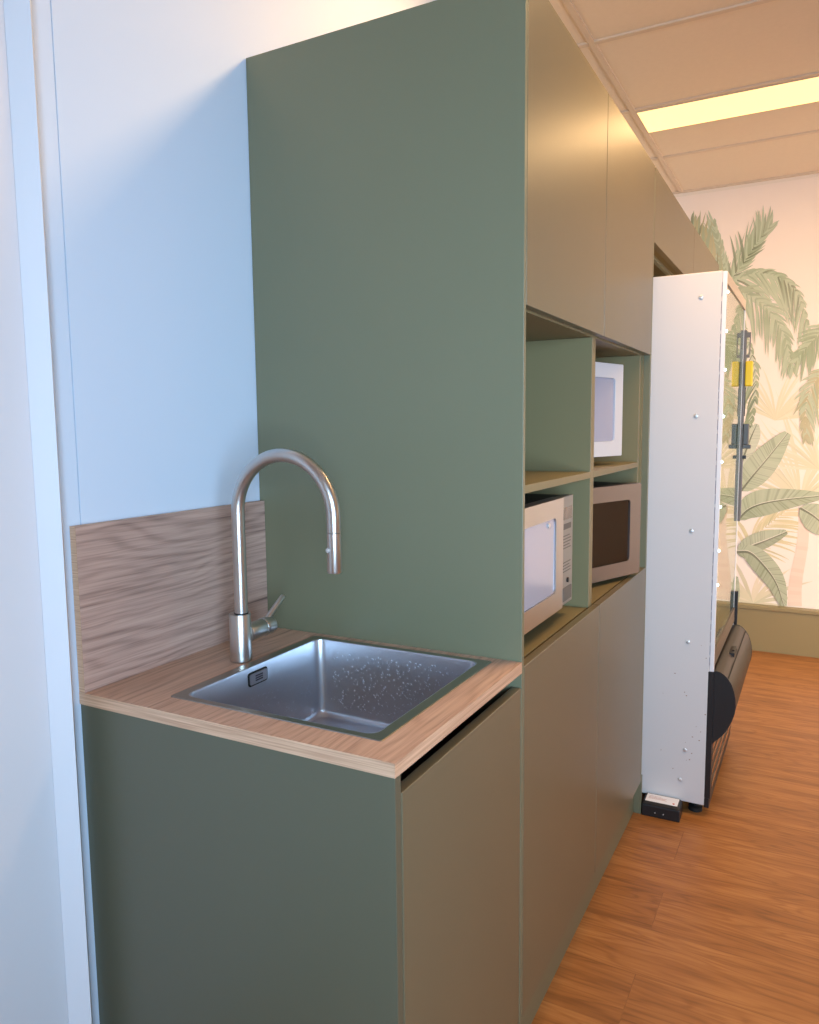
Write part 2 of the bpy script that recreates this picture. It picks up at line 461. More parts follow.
# hanging dark frond behind the vending machine edge
BL = (lin((132, 150, 116)), lin((160, 174, 138)), lin((92, 114, 86)))
frond([(729, 312), (745, 335), (756, 375), (752, 418), (744, 440)], n=54, ln=0.15, cols=BL, w=0.014, grav=0.85, side=(0.25, 1.0), fill=mixc(BL[1], BGB, 0.35), fw=0.04)
# palm crown
frond([(726, 283), (723, 264), (719, 246), (714, 222)], n=62, ln=0.13, cols=(G1, G2, GBR), w=0.018, grav=-0.16, spread=0.75, side=(1.0, 0.35), fill=mixc(G2, BGT, 0.1), fw=0.055)
frond([(722, 276), (705, 248), (691, 222)], n=40, ln=0.12, cols=(G1, GBR, GD), w=0.016, grav=-0.1, spread=0.7, side=(0.5, 0.9), fill=mixc(G2, BGT, 0.35), fw=0.03)
frond([(727, 284), (740, 268), (752, 250), (762, 236), (771, 226)], n=60, ln=0.13, cols=(G1, G2, GD), w=0.016, grav=-0.12, spread=0.72, side=(1.0, 0.55), fill=mixc(G2, BGT, 0.15), fw=0.05)
frond([(730, 284), (752, 274), (778, 277), (798, 295), (810, 333)], n=64, ln=0.19, cols=(G1, G2, GD), w=0.016, grav=0.55, side=(0.30, 1.0), fill=mixc(G2, BGT, 0.1), fw=0.075)
frond([(732, 290), (750, 296), (770, 312), (785, 338), (793, 372)], n=58, ln=0.18, cols=(G1, G2, BL[0]), w=0.016, grav=0.5, side=(0.45, 0.9), fill=mixc(G2, BGT, 0.15), fw=0.06)
frond([(834, 322), (819, 334), (806, 348), (795, 362)], n=36, ln=0.15, cols=(G1, G2, BL[0]), w=0.016, grav=0.25, side=(0.9, 0.5), fill=mixc(G2, BGT, 0.2), fw=0.05)
frond([(834, 372), (816, 380), (806, 405), (806, 440)], n=44, ln=0.15, cols=(GBR, G2, G1), w=0.017, grav=0.6, side=(0.9, 0.5), fill=mixc(GBR, BGB, 0.4), fw=0.05)
# banana plant
banana([(739, 470), (750, 440), (757, 424)], 0.035, 0.05, cl_=mixc(G2, BGB, 0.3))
banana([(741, 491), (752, 477), (768, 458), (788, 433)], 0.085, 0.078, cl_=G2, cd_=G1)
banana([(738, 520), (748, 510), (762, 504), (784, 500), (822, 496)], 0.085, 0.072, cl_=G2, cd_=BL[0], dark_side=mixc(G2, BL[0], 0.5))
banana([(800, 508), (812, 515), (824, 524), (842, 534)], 0.085, 0.08, cl_=G2, cd_=BL[0])
banana([(738, 553), (750, 547), (768, 540), (787, 532)], 0.066, 0.042, cl_=G2, cd_=G1, dark_side=BL[0], ribw=0.005)
banana([(736, 552), (750, 553), (764, 566), (776, 583), (784, 606)], 0.066, 0.062, cl_=G2, cd_=G1, dark_side=mixc(G2, BL[0], 0.6), ribw=0.005)
banana([(733, 612), (731, 600), (732, 588), (736, 576)], 0.04, 0.05, cl_=G2, cd_=BL[0])
# the print repeats further right, out of the photo's frame
for ox in (1.95, 3.05):
    fan((ox+0.2, 1.0), 22, 0.7, 0.3, 2.9, conv=False, w=0.035)
    trunk((ox, 1.72), (ox-0.05, 0.28), 0.03, 0.05, conv=False)
    for a in (0.1, 0.7, 1.4, 2.1, 2.8):
        d = Vector((math.cos(a), math.sin(a)))
        p = Vector((ox, 1.75))
        frond([p, p+d*0.28+Vector((0, 0.05)), p+d*0.52-Vector((0, 0.02)), p+d*0.68-Vector((0, 0.20))], n=40, ln=0.17, w=0.016, grav=0.5, conv=False, fill=mixc(G2, BGT, 0.15), fw=0.06)
    for a in (0.5, 1.3, 2.2):
        d = Vector((math.cos(a), math.sin(a))); p = Vector((ox+0.35, 0.42))
        banana([p, p+d*0.2, p+d*0.40-Vector((0, 0.03)), p+d*0.58-Vector((0, 0.12))], 0.09, 0.09, conv=False)
# clip to the wall area above the skirting
for lim, no in (((0.30, 0, 0), (-1, 0, 0)), ((XR-0.02, 0, 0), (1, 0, 0)), ((0, 0, 0.2785), (0, 0, -1)), ((0, 0, ZCEIL-0.02), (0, 0, 1))):
    bmesh.ops.bisect_plane(mb, geom=list(mb.verts)+list(mb.edges)+list(mb.faces), plane_co=lim, plane_no=no, clear_outer=True)
for f in mb.faces:
    f.normal_update()
    if f.normal.y > 0: f.normal_flip()
pm = bpy.data.materials.new('watercolour palm print'); pm.use_nodes = True
nt = pm.node_tree; b = nt.nodes['Principled BSDF']; b.inputs['Roughness'].default_value = 0.75; b.inputs['Specular IOR Level'].default_value = 0.15
vc = nt.nodes.new('ShaderNodeVertexColor'); vc.layer_name = 'Col'
tc = nt.nodes.new('ShaderNodeTexCoord'); nn = nt.nodes.new('ShaderNodeTexNoise'); nn.inputs['Scale'].default_value = 5.0; nn.inputs['Detail'].default_value = 6
nt.links.new(tc.outputs['Object'], nn.inputs['Vector'])
mx = nt.nodes.new('ShaderNodeMix'); mx.data_type = 'RGBA'
nt.links.new(math_node(nt, 'MULTIPLY', nn.outputs['Fac'], 0.34), mx.inputs[0]); nt.links.new(vc.outputs['Color'], mx.inputs[6]); mx.inputs[7].default_value = lin((250, 236, 224))
nt.links.new(mx.outputs[2], b.inputs['Base Color'])
me = bpy.data.meshes.new('mural_wallpaper'); mb.to_mesh(me); mb.free(); me.materials.append(pm)
o = bpy.data.objects.new('mural_wallpaper', me); COL.objects.link(o)
tag(o, 'watercolour mural of green palms and banana leaves on the far peach wall', 'mural')

# ------------------------------------------------------------------ sink cabinet
sc_ = thing('sink_cabinet', 'low green base cabinet under the oak worktop and sink', 'cabinet', (0.32, 0.25, 0))
zt = ZC-TH
obj('side_panel', box(0.002, 0.0015, 0.0, D, 0.0185, zt-0.0005, bev=0.0008), mat('shaded green laminate', srgb(93, 91, 74), 0.4, bump=0.05, bscale=900), sc_)  # same green laminate, with the end panel's shade put into its colour
obj('door', box(D-0.019, 0.0215, 0.128, D, 0.5065, 0.855, bev=0.0012), M['green_door_lit'], sc_)
obj('carcass', box(0.02, 0.020, 0.13, D-0.045, 0.507, 0.70), M['dark_gap'], sc_)
obj('front_rail', box(D-0.060, 0.0190, 0.845, D-0.046, 0.507, zt-0.001), M['dark_gap'], sc_)
obj('kickboard', box(D-0.055, 0.019, 0.0, D-0.040, 0.507, 0.127), M['green'], sc_)

# ------------------------------------------------------------------ worktop with a cut-out, splashback
SX0, SX1, SY0, SY1 = 0.163, 0.589, 0.055, 0.487      # outer rim of the sink
bm = bmesh.new()
out = [(0.0015, 0.0), (D+0.001, 0.0), (D+0.001, Y1-0.0012), (0.0015, Y1-0.0012)]
inn = [(SX0+0.012, SY0+0.012), (SX1-0.012, SY0+0.012), (SX1-0.012, SY1-0.012), (SX0+0.012, SY1-0.012)]
V = {}
for zi, z in enumerate((zt, ZC)):
    V['o', zi] = [bm.verts.new((x, y, z)) for x, y in out]; V['i', zi] = [bm.verts.new((x, y, z)) for x, y in inn]
for i in range(4):
    j = (i+1) % 4
    bm.faces.new((V['o', 1][i], V['o', 1][j], V['i', 1][j], V['i', 1][i]))
    bm.faces.new((V['o', 0][j], V['o', 0][i], V['i', 0][i], V['i', 0][j]))
    f = bm.faces.new((V['o', 0][i], V['o', 0][j], V['o', 1][j], V['o', 1][i])); f.material_index = 1
    f = bm.faces.new((V['i', 0][j], V['i', 0][i], V['i', 1][i], V['i', 1][j])); f.material_index = 1
tag(obj('countertop', bm, [M['oak_top'], M['oak_edge']]), 'oak laminate worktop with pale edges, holding the steel sink', 'countertop')
bm = box(0.0015, 0.0005, ZC+0.0003, 0.0165, Y1-0.0012, ZC+0.2955)
for f in bm.faces:
    f.normal_update(); c = f.calc_center_median()
    if abs(f.normal.y) > 0.9 or f.normal.z > 0.9: f.material_index = 1
tag(obj('splashback', bm, [M['oak_splash'], M['oak_edge']]), 'upright oak grained splashback on the white wall behind the faucet', 'splashback')

# ------------------------------------------------------------------ sink
sk = thing('sink', 'square inset stainless steel sink with wet bowl', 'sink', ((SX0+SX1)/2, (SY0+SY1)/2, ZC))
def rr3(x0, y0, x1, y1, r, z): return [(x, y, z) for x, y in rrect(x0, y0, x1, y1, r, 8)]
ix0, ix1, iy0, iy1 = 0.186, 0.566, 0.072, 0.470
bm = bmesh.new()
rings = [rr3(SX0, SY0, SX1, SY1, 0.006, ZC+0.0002), rr3(SX0+0.001, SY0+0.001, SX1-0.001, SY1-0.001, 0.0055, ZC+0.0014),
         rr3(ix0-0.003, iy0-0.003, ix1+0.003, iy1+0.003, 0.020, ZC+0.0014)]
ring_loft(bm, rings, cap0=False, cap1=False)
obj('rim', bm, M['sink_rim'], sk, smooth=True)
bm = bmesh.new()
ZB = 0.738
rings = [rr3(ix0-0.003, iy0-0.003, ix1+0.003, iy1+0.003, 0.020, ZC+0.0014),
         rr3(ix0-0.0008, iy0-0.0008, ix1+0.0008, iy1+0.0008, 0.020, ZC+0.0006), rr3(ix0, iy0, ix1, iy1, 0.020, ZC-0.003)]
for t in (0.35, 0.7, 1.0):
    o_ = 0.004*t; rings.append(rr3(ix0+o_, iy0+o_, ix1-o_, iy1-o_, 0.021, ZC-0.003-(ZC-0.003-ZB-0.014)*t))
for k in range(1, 7):
    a = PI/2*k/6; o_ = 0.004+0.014*(1-math.cos(a)); rings.append(rr3(ix0+o_, iy0+o_, ix1-o_, iy1-o_, 0.022, ZB+0.014-0.014*math.sin(a)))
cx, cy = (ix0+ix1)/2, (iy0+iy1)/2
for t, dz in ((0.5, -0.003), (0.2, -0.006)):
    rings.append(rr3(cx-(cx-ix0-0.018)*t, cy-(cy-iy0-0.018)*t, cx+(ix1-0.018-cx)*t, cy+(iy1-0.018-cy)*t, 0.022*t+0.015, ZB+dz))
ring_loft(bm, rings, cap0=False, cap1=True)
obj('bowl', bm, M['sink'], sk, smooth=True)
bm = bmesh.new()
tube(bm, [(cx, cy, ZB-0.0058), (cx, cy, ZB-0.003), (cx, cy, ZB-0.0025), (cx, cy, ZB-0.005)], [0.045, 0.045, 0.036, 0.030], 32)
obj('drain_strainer', bm, M['steel'], sk, smooth=True)
# overflow plate on the back wall of the bowl
ox = ix0+0.0012
bm = bmesh.new()
ring_loft(bm, [[(ox-0.004, y, z) for y, z in rrect(0.2335, 0.8700, 0.2915, 0.8980, 0.006, 5)], [(ox+0.0004, y, z) for y, z in rrect(0.2335, 0.8700, 0.2915, 0.8980, 0.006, 5)]])
of = obj('overflow_slot', bm, M['dark_gap'], sk, label='dark slot around the overflow plate')
bm = bmesh.new()
ring_loft(bm, [[(ox, y, z) for y, z in rrect(0.2370, 0.8732, 0.2880, 0.8948, 0.004, 5)], [(ox+0.0022, y, z) for y, z in rrect(0.2370, 0.8732, 0.2880, 0.8948, 0.004, 5)]])
obj('overflow_plate', bm, M['sink'], of)
bm = bmesh.new()
for zz in (0.8795, 0.8840, 0.8885):
    bx(bm, ox+0.0022, 0.2525, zz-0.0014, ox+0.0026, 0.2745, zz+0.0014)
obj('engraved_mark', bm, mat('engraved dark', srgb(60, 58, 70), 0.5), of)
# droplets clinging to the bowl
bm = bmesh.new()
def drop(p, nrm, r):
    m3 = Vector(nrm).to_track_quat('Z', 'Y').to_matrix().to_4x4()
    bmesh.ops.create_icosphere(bm, subdivisions=1, radius=r, matrix=Matrix.Translation(p) @ m3 @ Matrix.Diagonal((1, 1, 0.55, 1)))
for i in range(620):
    if i < 480:
        x = ix0+0.03+(ix1-ix0-0.06)*random.random()**0.8; z = ZB+0.02+(ZC-0.02-ZB-0.02)*random.random()
        tt = (ZC-0.003-z)/(ZC-0.003-ZB-0.014)
        drop((x, iy1-0.004*tt-0.0003, z), (0, -1, 0), random.choice((0.0009, 0.0011, 0.0014, 0.0018)))
    else:
        y = iy0+0.06+(iy1-iy0-0.09)*random.random(); z = ZB+0.02+(ZC-0.05-ZB-0.02)*random.random()
        tt = (ZC-0.003-z)/(ZC-0.003-ZB-0.014)
        drop((ix0+0.004*tt+0.0003, y, z), (1, 0, 0), random.choice((0.0007, 0.0009, 0.0012)))
dr = obj('water_droplets', bm, M['water'], sk, smooth=True, label='tiny water drops on the bowl walls'); dr['kind'] = 'stuff'

# ------------------------------------------------------------------ faucet
FX, FY = 0.1375, 0.273
fc = thing('faucet', 'tall brushed steel gooseneck faucet standing behind the sink', 'faucet', (FX, FY, ZC))
bm = bmesh.new()
z0 = ZC+0.0016
tube(bm, [(FX, FY, z0), (FX, FY, z0+0.001), (FX, FY, 1.0015), (FX, FY, 1.003)], [0.0206, 0.0214, 0.0214, 0.0208], 40)
obj('body', bm, M['steel'], fc, smooth=True)
SXC, R_ = 0.2535, 0.1120
ax = SXC-R_; bxx = SXC+R_
path = [(ax, FY, 1.003), (ax, FY, 1.0045), (ax, FY, 1.10), (ax, FY, 1.203)]
path += [(SXC-R_*math.cos(PI*k/32), FY, 1.2045+R_*1.005*math.sin(PI*k/32)) for k in range(1, 33)]
path += [(bxx, FY, 1.19), (bxx, FY, 1.1775)]
bm = bmesh.new(); tube(bm, path, 0.0129, 32)
obj('spout', bm, M['steel'], fc, smooth=True)
bm = bmesh.new()
tube(bm, [(ax, FY, 1.0028), (ax, FY, 1.0055)], 0.0140, 32)
obj('spout_collar', bm, M['black'], fc, smooth=True, label='thin dark ring at the foot of the spout')
bm = bmesh.new()
tube(bm, [(bxx, FY, 1.1772), (bxx, FY, 1.1768), (bxx, FY, 1.176), (bxx, FY, 1.106), (bxx, FY, 1.1035), (bxx, FY, 1.1035), (bxx, FY, 1.108)], [0.0118, 0.0120, 0.0130, 0.0136, 0.0130, 0.0108, 0.0105], 32)
sh_ = obj('spray_head', bm, M['steel'], fc, smooth=True)
bm = bmesh.new(); rod(bm, (bxx-0.004, FY-0.0115, 1.146), (bxx-0.0055, FY-0.0158, 1.146), 0.0042, 16, 0.0008)
obj('spray_button', bm, M['chrome'], sh_, smooth=True)
bm = bmesh.new(); rod(bm, (FX+0.004, FY+0.016, 0.9600), (FX+0.006, FY+0.060, 0.9615), 0.0180, 32, 0.0006)
obj('lever_hub', bm, M['steel'], fc, smooth=True)
bm = bmesh.new(); rod(bm, (FX+0.006, FY+0.0605, 0.9615), (FX+0.0075, FY+0.086, 0.9625), 0.0190, 32, 0.0015)
lk = obj('lever_knob', bm, M['steel'], fc, smooth=True)
bm = bmesh.new(); tube(bm, [(FX+0.007, FY+0.072, 0.974), (FX+0.010, FY+0.096, 0.994), (FX+0.0135, FY+0.121, 1.0140), (FX+0.0137, FY+0.1225, 1.0152)], [0.0062, 0.0060, 0.0056, 0.0044], 16)
obj('lever', bm, M['steel'], lk, smooth=True)

# ------------------------------------------------------------------ tall cabinet wall
tc_ = thing('tall_cabinet', 'tall green cabinet with open microwave shelves between upper and lower doors', 'cabinet', (0.32, 1.1, 0))
YP = 0.5235; YE = 1.714
XC = D-0.0205           # front edge of carcass behind the doors
bm = box(0.002, Y1, 0.0, D, YP-0.001, H, bev=0.0008)
obj('side_panel', bm, M['green'], tc_)
obj('side_panel', box(0.002, YE+0.0015, 0.1405, D, YE+0.0165, H, bev=0.0008), M['green'], tc_)
obj('plinth_return', box(0.05, 1.768, 0.0, 0.6345, 1.783, 0.1395, bev=0.0008), M['green'], tc_)
obj('carcass_side', box(0.002, YE-0.016, 0.12, XC, YE+0.001, H-0.001), M['green_in'], tc_)
DZ0, DZ1, UZ0 = 0.140, 0.8935, 1.593
YM = 1.1105
for z0_, z1_ in ((DZ0, DZ1), (UZ0, H+0.014)):
    for a, b_ in ((YP+0.001, YM-0.0015), (YM+0.0015, YE)):
        obj('door', box(D-0.019, a, z0_, D, b_, z1_, bev=0.0012), M['green_door_lit'], tc_)
obj('kickboard', box(D-0.052, YP, 0.0, D-0.032, 1.7675, 0.1395), M['green'], tc_)
obj('back_panel', box(0.002, YP, 0.10, 0.012, YE-0.017, H-0.02), M['green_in'], tc_)
obj('base_shelf', box(0.0125, YP, 0.874, 0.6155, YE-0.0165, 0.8915, bev=0.0006), M['green_in'], tc_)
obj('soffit', box(0.0125, YP, 1.5885, XC, YE-0.0165, 1.6065), M['green_in'], tc_)
obj('cabinet_top', box(0.0125, YP, H-0.02, XC, YE-0.0165, H), M['green_in'], tc_)
obj('divider', box(0.0125, 1.0725, 0.8918, XC, 1.1065, 1.5882, bev=0.0006), M['green_in'], tc_)
obj('inner_side', box(0.0125, 0.541, 0.8918, XC, 0.556, 1.5882), M['green_in'], tc_)
obj('inner_side', box(0.0125, 1.652, 0.8918, XC, 1.668, 1.5882, bev=0.0006), M['green_in'], tc_)
obj('filler_strip', box(XC-0.035, 1.669, 0.8918, XC-0.012, YE-0.0165, 1.5882), M['green_in'], tc_)
obj('filler_strip', box(XC-0.030, YP, 0.8918, XC-0.010, 0.5405, 1.5882), M['green_in'], tc_)
obj('shelf', box(0.0125, 0.5565, 1.232, XC, 1.072, 1.2485, bev=0.0006), M['green_in'], tc_)
obj('shelf', box(0.0125, 1.107, 1.232, XC, 1.6515, 1.2485, bev=0.0006), M['green_in'], tc_)

# overhead cabinet above the vending machine
oc = thing('overhead_cabinet', 'green overhead cabinet running above the white vending machine', 'cabinet', (0.32, 2.58, 1.95))
obj('door', box(D-0.019, YE+0.0185, 1.9515, D, 2.578, H+0.014, bev=0.0012), M['green_door_lit'], oc)
obj('door', box(D-0.019, 2.5795, 1.9515, D, 3.444, H+0.014, bev=0.0012), M['green_door_lit'], oc)
obj('carcass', box(0.002, YE+0.018, 1.966, XC, 3.44, H), M['green_in'], oc)
obj('front_lip', box(XC-0.045, YE+0.018, 1.9535, XC-0.030, 3.44, 1.9655), M['green_edge'], oc)
obj('end_panel', box(0.002, 3.4405, 0.0, D-0.0195, 3.458, H, bev=0.0008), M['green'], oc)

# ------------------------------------------------------------------ microwaves
def microwave(name, label, loc, rz, w, h, d, front_m, body_m, window_m, win, panel=None, foot_h=0.012):
    """local frame: front faces +x, y runs left to right, front plane at x=0, bottom of feet at z=0"""
    t = thing(name, label, 'microwave', loc, rz, None)
    fh = foot_h
    dy1 = w if panel is None or panel[0] == 'left' else panel[1]
    dy0 = 0.0 if panel is None or panel[0] == 'right' else panel[1]
    obj('housing', box(-d, 0.003, fh+0.003, -0.028, w-0.003, fh+h-0.003, bev=0.004), body_m, t, world=False)
    # door as a frame around its window
    bm = bmesh.new()
    y0, z0, y1, z1 = win
    z0 += fh; z1 += fh
    oo = rrect(dy0+0.001, fh, dy1-0.001, fh+h, 0.003, 8); ii = rrect(y0, z0, y1, z1, 0.012, 8)
    R0 = [bm.verts.new((-0.027, a, c)) for a, c in oo]; R1 = [bm.verts.new((-0.002, a, c)) for a, c in oo]
    R1b = [bm.verts.new((0.0, dy0+0.001+(a-dy0-0.001)*0.992+0.0015, fh+(c-fh)*0.992+0.001)) for a, c in oo]
    R2 = [bm.verts.new((0.0, a, c)) for a, c in ii]; R3 = [bm.verts.new((-0.006, a, c)) for a, c in ii]
    n = len(oo)
    for A, B in ((R0, R1), (R1, R1b), (R1b, R2), (R2, R3)):
        for i in range(n): bm.faces.new((A[i], A[(i+1) % n], B[(i+1) % n], B[i]))
    bm.faces.new(R0)
    dr_ = obj('door', bm, front_m, t, smooth=True, world=False)
    bm = bmesh.new()
    iw = rrect(y0+0.0005, z0+0.0005, y1-0.0005, z1-0.0005, 0.0115, 8)
    ring_loft(bm, [[(-0.0058, a, c) for a, c in iw], [(-0.0035, a, c) for a, c in iw]])
    obj('window', bm, window_m, dr_, world=False)
    if panel:
        side, py = panel[0], panel[1]
        a, b_ = (py+0.001, w-0.001) if side == 'right' else (0.001, py-0.001)
        cp = obj('control_panel', box(-0.027, a, fh+0.001, -0.005, b_, fh+h-0.001, bev=0.002), panel[2], t, world=False)
        xs = -0.005; c0 = a+0.012; c1 = b_-0.012
        obj('display', box(xs, c0, fh+h-0.058, xs+0.0008, c1, fh+h-0.028), mat('display', srgb(98, 84, 72), 0.2), cp, world=False)
        obj('clock_label', box(xs, c0+0.004, fh+h-0.082, xs+0.0006, c1-0.006, fh+h-0.068), M['mw_ink'], cp, world=False)
        for i in range(9):
            zz = fh+h-0.098-i*0.0075-(0.028 if i > 4 else 0)
            obj('button_row', box(xs, c0+0.002, zz-0.0012, xs+0.0005, c1-(0.006 if i % 3 else 0.016), zz+0.0012), M['mw_ink'], cp, world=False)
        bm = bmesh.new(); ymid = (a+b_)/2+0.004
        rod(bm, (xs-0.001, ymid, fh+0.060), (xs+0.0035, ymid, fh+0.060), 0.0065, 20, 0.0008)
        obj('start_button', bm, M['black'], cp, smooth=True, world=False)
        obj('door_release', box(xs-0.001, c0, fh+0.010, xs+0.002, c1, fh+0.044, bev=0.001), M['mw_ink2'], cp, world=False)
    for fx in (-0.085, -d+0.04):
        for fy in (0.04, w-0.04):
            bm = bmesh.new(); tube(bm, [(fx, fy, 0.0), (fx, fy, fh+0.0045)], [0.009, 0.011], 16)
            obj('foot', bm, M['rubber'], t, smooth=True, world=False)
    return t, dr_
M['mw_ink'] = mat('panel print grey', srgb(88, 86, 84), 0.5)
M['mw_ink2'] = mat('panel button grey', srgb(92, 92, 90), 0.5)
M['mw_silver'] = brushed('silver microwave front', (0.50, 0.50, 0.52, 1), 0.36, axis=1, amount=0.1)
M['mw_panel'] = mat('grey control panel', srgb(140, 138, 134), 0.35, metal=0.3)
M['mw_white'] = mat('white enamel', srgb(204, 206, 213), 0.35)
M['mw_bronze'] = brushed('warm stainless front', (0.23, 0.205, 0.205, 1), 0.42, axis=1, amount=0.12)
M['mw_dark'] = mat('dark housing', srgb(42, 42, 42), 0.5)
M['win_grey'] = mat('plain grey window', srgb(160, 165, 186), 0.12, spec=0.5, coat=0.15)  # even blue-grey base, smooth and lightly coated
M['win_dark'] = mat('dark glass with brown reflection', srgb(30, 18, 12), 0.05, spec=0.5, coat=0.0)  # brown of reflected wood put into the dark glass colour
BZ = 0.8918
t1, d1 = microwave('microwave', 'silver microwave with grey control panel on the lower left shelf', (0.605, 0.560, BZ), 0.0, 0.434, 0.270, 0.34,
          M['mw_silver'], M['mw_dark'], M['win_grey'], (0.040, 0.048, 0.280, 0.226), ('right', 0.338, M['mw_panel']), foot_h=0.036)
bm = bmesh.new(); rod(bm, (-0.0036, 0.228, 0.036+0.214), (0.001, 0.228, 0.036+0.214), 0.006, 20, 0.0012)
obj('window_stud', bm, M['chrome'], d1, smooth=True, world=False)
# microwave 2: turned, its right end pokes out
a2 = math.radians(-20.5); w2 = 0.415
p2 = Vector((0.654, 1.556)) - Vector((-math.sin(a2), math.cos(a2)))*w2
microwave('microwave', 'bronze tinted steel microwave turned outwards on the lower right shelf', (p2.x, p2.y, BZ), a2, w2, 0.283, 0.26,
          M['mw_bronze'], M['mw_dark'], M['win_dark'], (0.105, 0.045, w2-0.060, 0.235), ('left', 0.075, M['mw_dark']), foot_h=0.014)
a3 = math.radians(-16.0); w3 = 0.372
p3 = Vector((0.604, 1.500)) - Vector((-math.sin(a3), math.cos(a3)))*w3
microwave('microwave', 'small white microwave with grey window on the upper right shelf', (p3.x, p3.y, 1.2487), a3, w3, 0.275, 0.29,
          M['mw_white'], M['mw_white'], M['win_grey'], (0.09, 0.045, w3-0.048, 0.232), ('left', 0.07, M['mw_panel']), foot_h=0.026)

# ------------------------------------------------------------------ vending machine
VY0, VY1, VXB, VX = 1.837, 2.56, 0.838, 0.852
vm = thing('vending_machine', 'white vending machine with glass front standing under the overhead cabinet', 'vending machine', (0.45, 2.2, 0))
bm = bmesh.new()
obj('side_panel', box(0.06, VY0, 0.046, VXB, VY0+0.022, 1.861, bev=0.003), M['white_steel'], vm)
obj('side_panel', box(0.06, VY1-0.022, 0.046, VXB, VY1, 1.861, bev=0.003), M['white_steel'], vm)
obj('roof_panel', box(0.06, VY0+0.0225, 1.835, VXB, VY1-0.0225, 1.861), M['white_steel'], vm)
obj('back_panel', box(0.06, VY0+0.0225, 0.05, 0.085, VY1-0.0225, 1.834), M['white_steel'], vm)
obj('base_plate', box(0.086, VY0+0.0225, 0.05, VXB-0.02, VY1-0.0225, 0.30), M['mw_dark'], vm)
M['vm_frame'] = mat('pale aluminium frame', srgb(236, 234, 236), 0.35)
M['vm_in'] = mat('pale vending interior', srgb(216, 206, 184), 0.6)
M['bronze'] = mat('bronze plastic', srgb(48, 42, 37), 0.45, spec=0.5)
M['dark_bar'] = mat('dark grey metal bar', srgb(122, 115, 110), 0.4, metal=0.0)
obj('interior', box(0.10, VY0+0.03, 0.56, 0.40, VY1-0.03, 1.83), M['vm_in'], vm)
for zz in (0.60, 0.86, 1.10, 1.33, 1.56):
    s_ = obj('display_shelf', box(0.401, VY0+0.03, zz, 0.80, VY1-0.03, zz+0.012), M['vm_in'], vm)
    for i in range(5):
        yv = VY0+0.09+i*0.135
        bm = bmesh.new(); bx(bm, 0.42, yv, zz+0.0125, 0.80, yv+0.004, zz+0.045)
        obj('lane_divider', bm, M['vm_frame'], s_)
# front frame
bm = bmesh.new()
bx(bm, VXB+0.0005, VY0+0.0005, 0.528, VX, VY0+0.011, 1.858, bev=0.0015)
obj('frame_post', bm, M['vm_frame'], vm)
obj('frame_post', box(VXB+0.0005, VY1-0.030, 0.528, VX-0.0025, VY1-0.001, 1.858, bev=0.001), M['vm_frame'], vm)
obj('frame_head', box(VXB+0.0005, VY0+0.0115, 1.822, VX, VY1-0.0305, 1.858), mat('bronze peach head', srgb(214, 196, 176), 0.4), vm)
obj('frame_sill', box(VXB+0.0005, VY0+0.0115, 0.545, VX, VY1-0.0305, 0.604), mat('tan sill', srgb(108, 96, 84), 0.45), vm)
obj('glass_pane', box(VXB+0.006, VY0+0.0115, 0.6045, VX-0.004, VY1-0.0305, 1.8215), glass_pane('vending glass', 2.1), vm)
bm = bmesh.new()
random.seed(3)
z = 0.55
while z < 1.84:
    l_ = random.uniform(0.02, 0.05); bx(bm, VXB-0.0012, VY0-0.0006, z, VXB+0.0003, VY0+0.0004, min(1.85, z+l_)); z += l_+random.uniform(0.004, 0.016)
obj('door_gasket', bm, mat('grey gasket', srgb(150, 146, 160), 0.7), vm)
LEDM = mat('cold white led', (0.8, 1, 0.95, 1), 0.4, emit=(0.72, 1.0, 0.90, 1), estr=5.0)
for zz in (1.795, 1.67, 1.545, 1.393, 1.243, 1.092, 0.943, 0.826):
    bm = bmesh.new(); bmesh.ops.create_uvsphere(bm, u_segments=12, v_segments=8, radius=0.0052, matrix=Matrix.Translation((VX-0.0005, VY0+0.022, zz)))
    obj('led_light', bm, LEDM, vm, smooth=True)
for x, zz in ((0.774, 1.782), (0.769, 1.396), (0.766, 1.009), (0.766, 0.623), (0.767, 0.235), (0.753, 0.124)):
    bm = bmesh.new(); rod(bm, (x, VY0+0.0005, zz), (x, VY0-0.0035, zz), 0.0072, 16, 0.0022)
    bx(bm, x-0.004, VY0-0.0046, zz-0.0008, x+0.004, VY0-0.0038, zz+0.0008)
    obj('screw', bm, M['chrome'], vm, smooth=True)
# rust specks and scratches on the side panel
RUST = mat('rust', srgb(150, 108, 78), 0.8)
for i in range(17):
    x = random.uniform(0.68, 0.83); zz = random.uniform(0.12, 0.62); s_ = random.uniform(0.0012, 0.0028)
    obj('rust_speck', box(x, VY0-0.0004, zz, x+s_*1.6, VY0+0.0002, zz+s_), RUST, vm)
# black lower front
obj('lower_front', box(VXB-0.004, VY0-0.0002, 0.075, VX+0.001, VY1-0.001, 0.5275, bev=0.001), M['black'], vm)
obj('lower_front', box(VXB-0.004, VY0-0.0002, 0.040, VX-0.002, VY1-0.001, 0.0745, bev=0.001), M['black'], vm)
bm = bmesh.new()
for zz in (0.105, 0.155, 0.205, 0.245):
    bx(bm, VX+0.0012, VY0+0.02, zz, VX+0.004, VY1-0.02, zz+0.022)
obj('kick_grille', bm, mat('polished steel slats', (0.5, 0.42, 0.36, 1), 0.2, metal=1.0), vm)
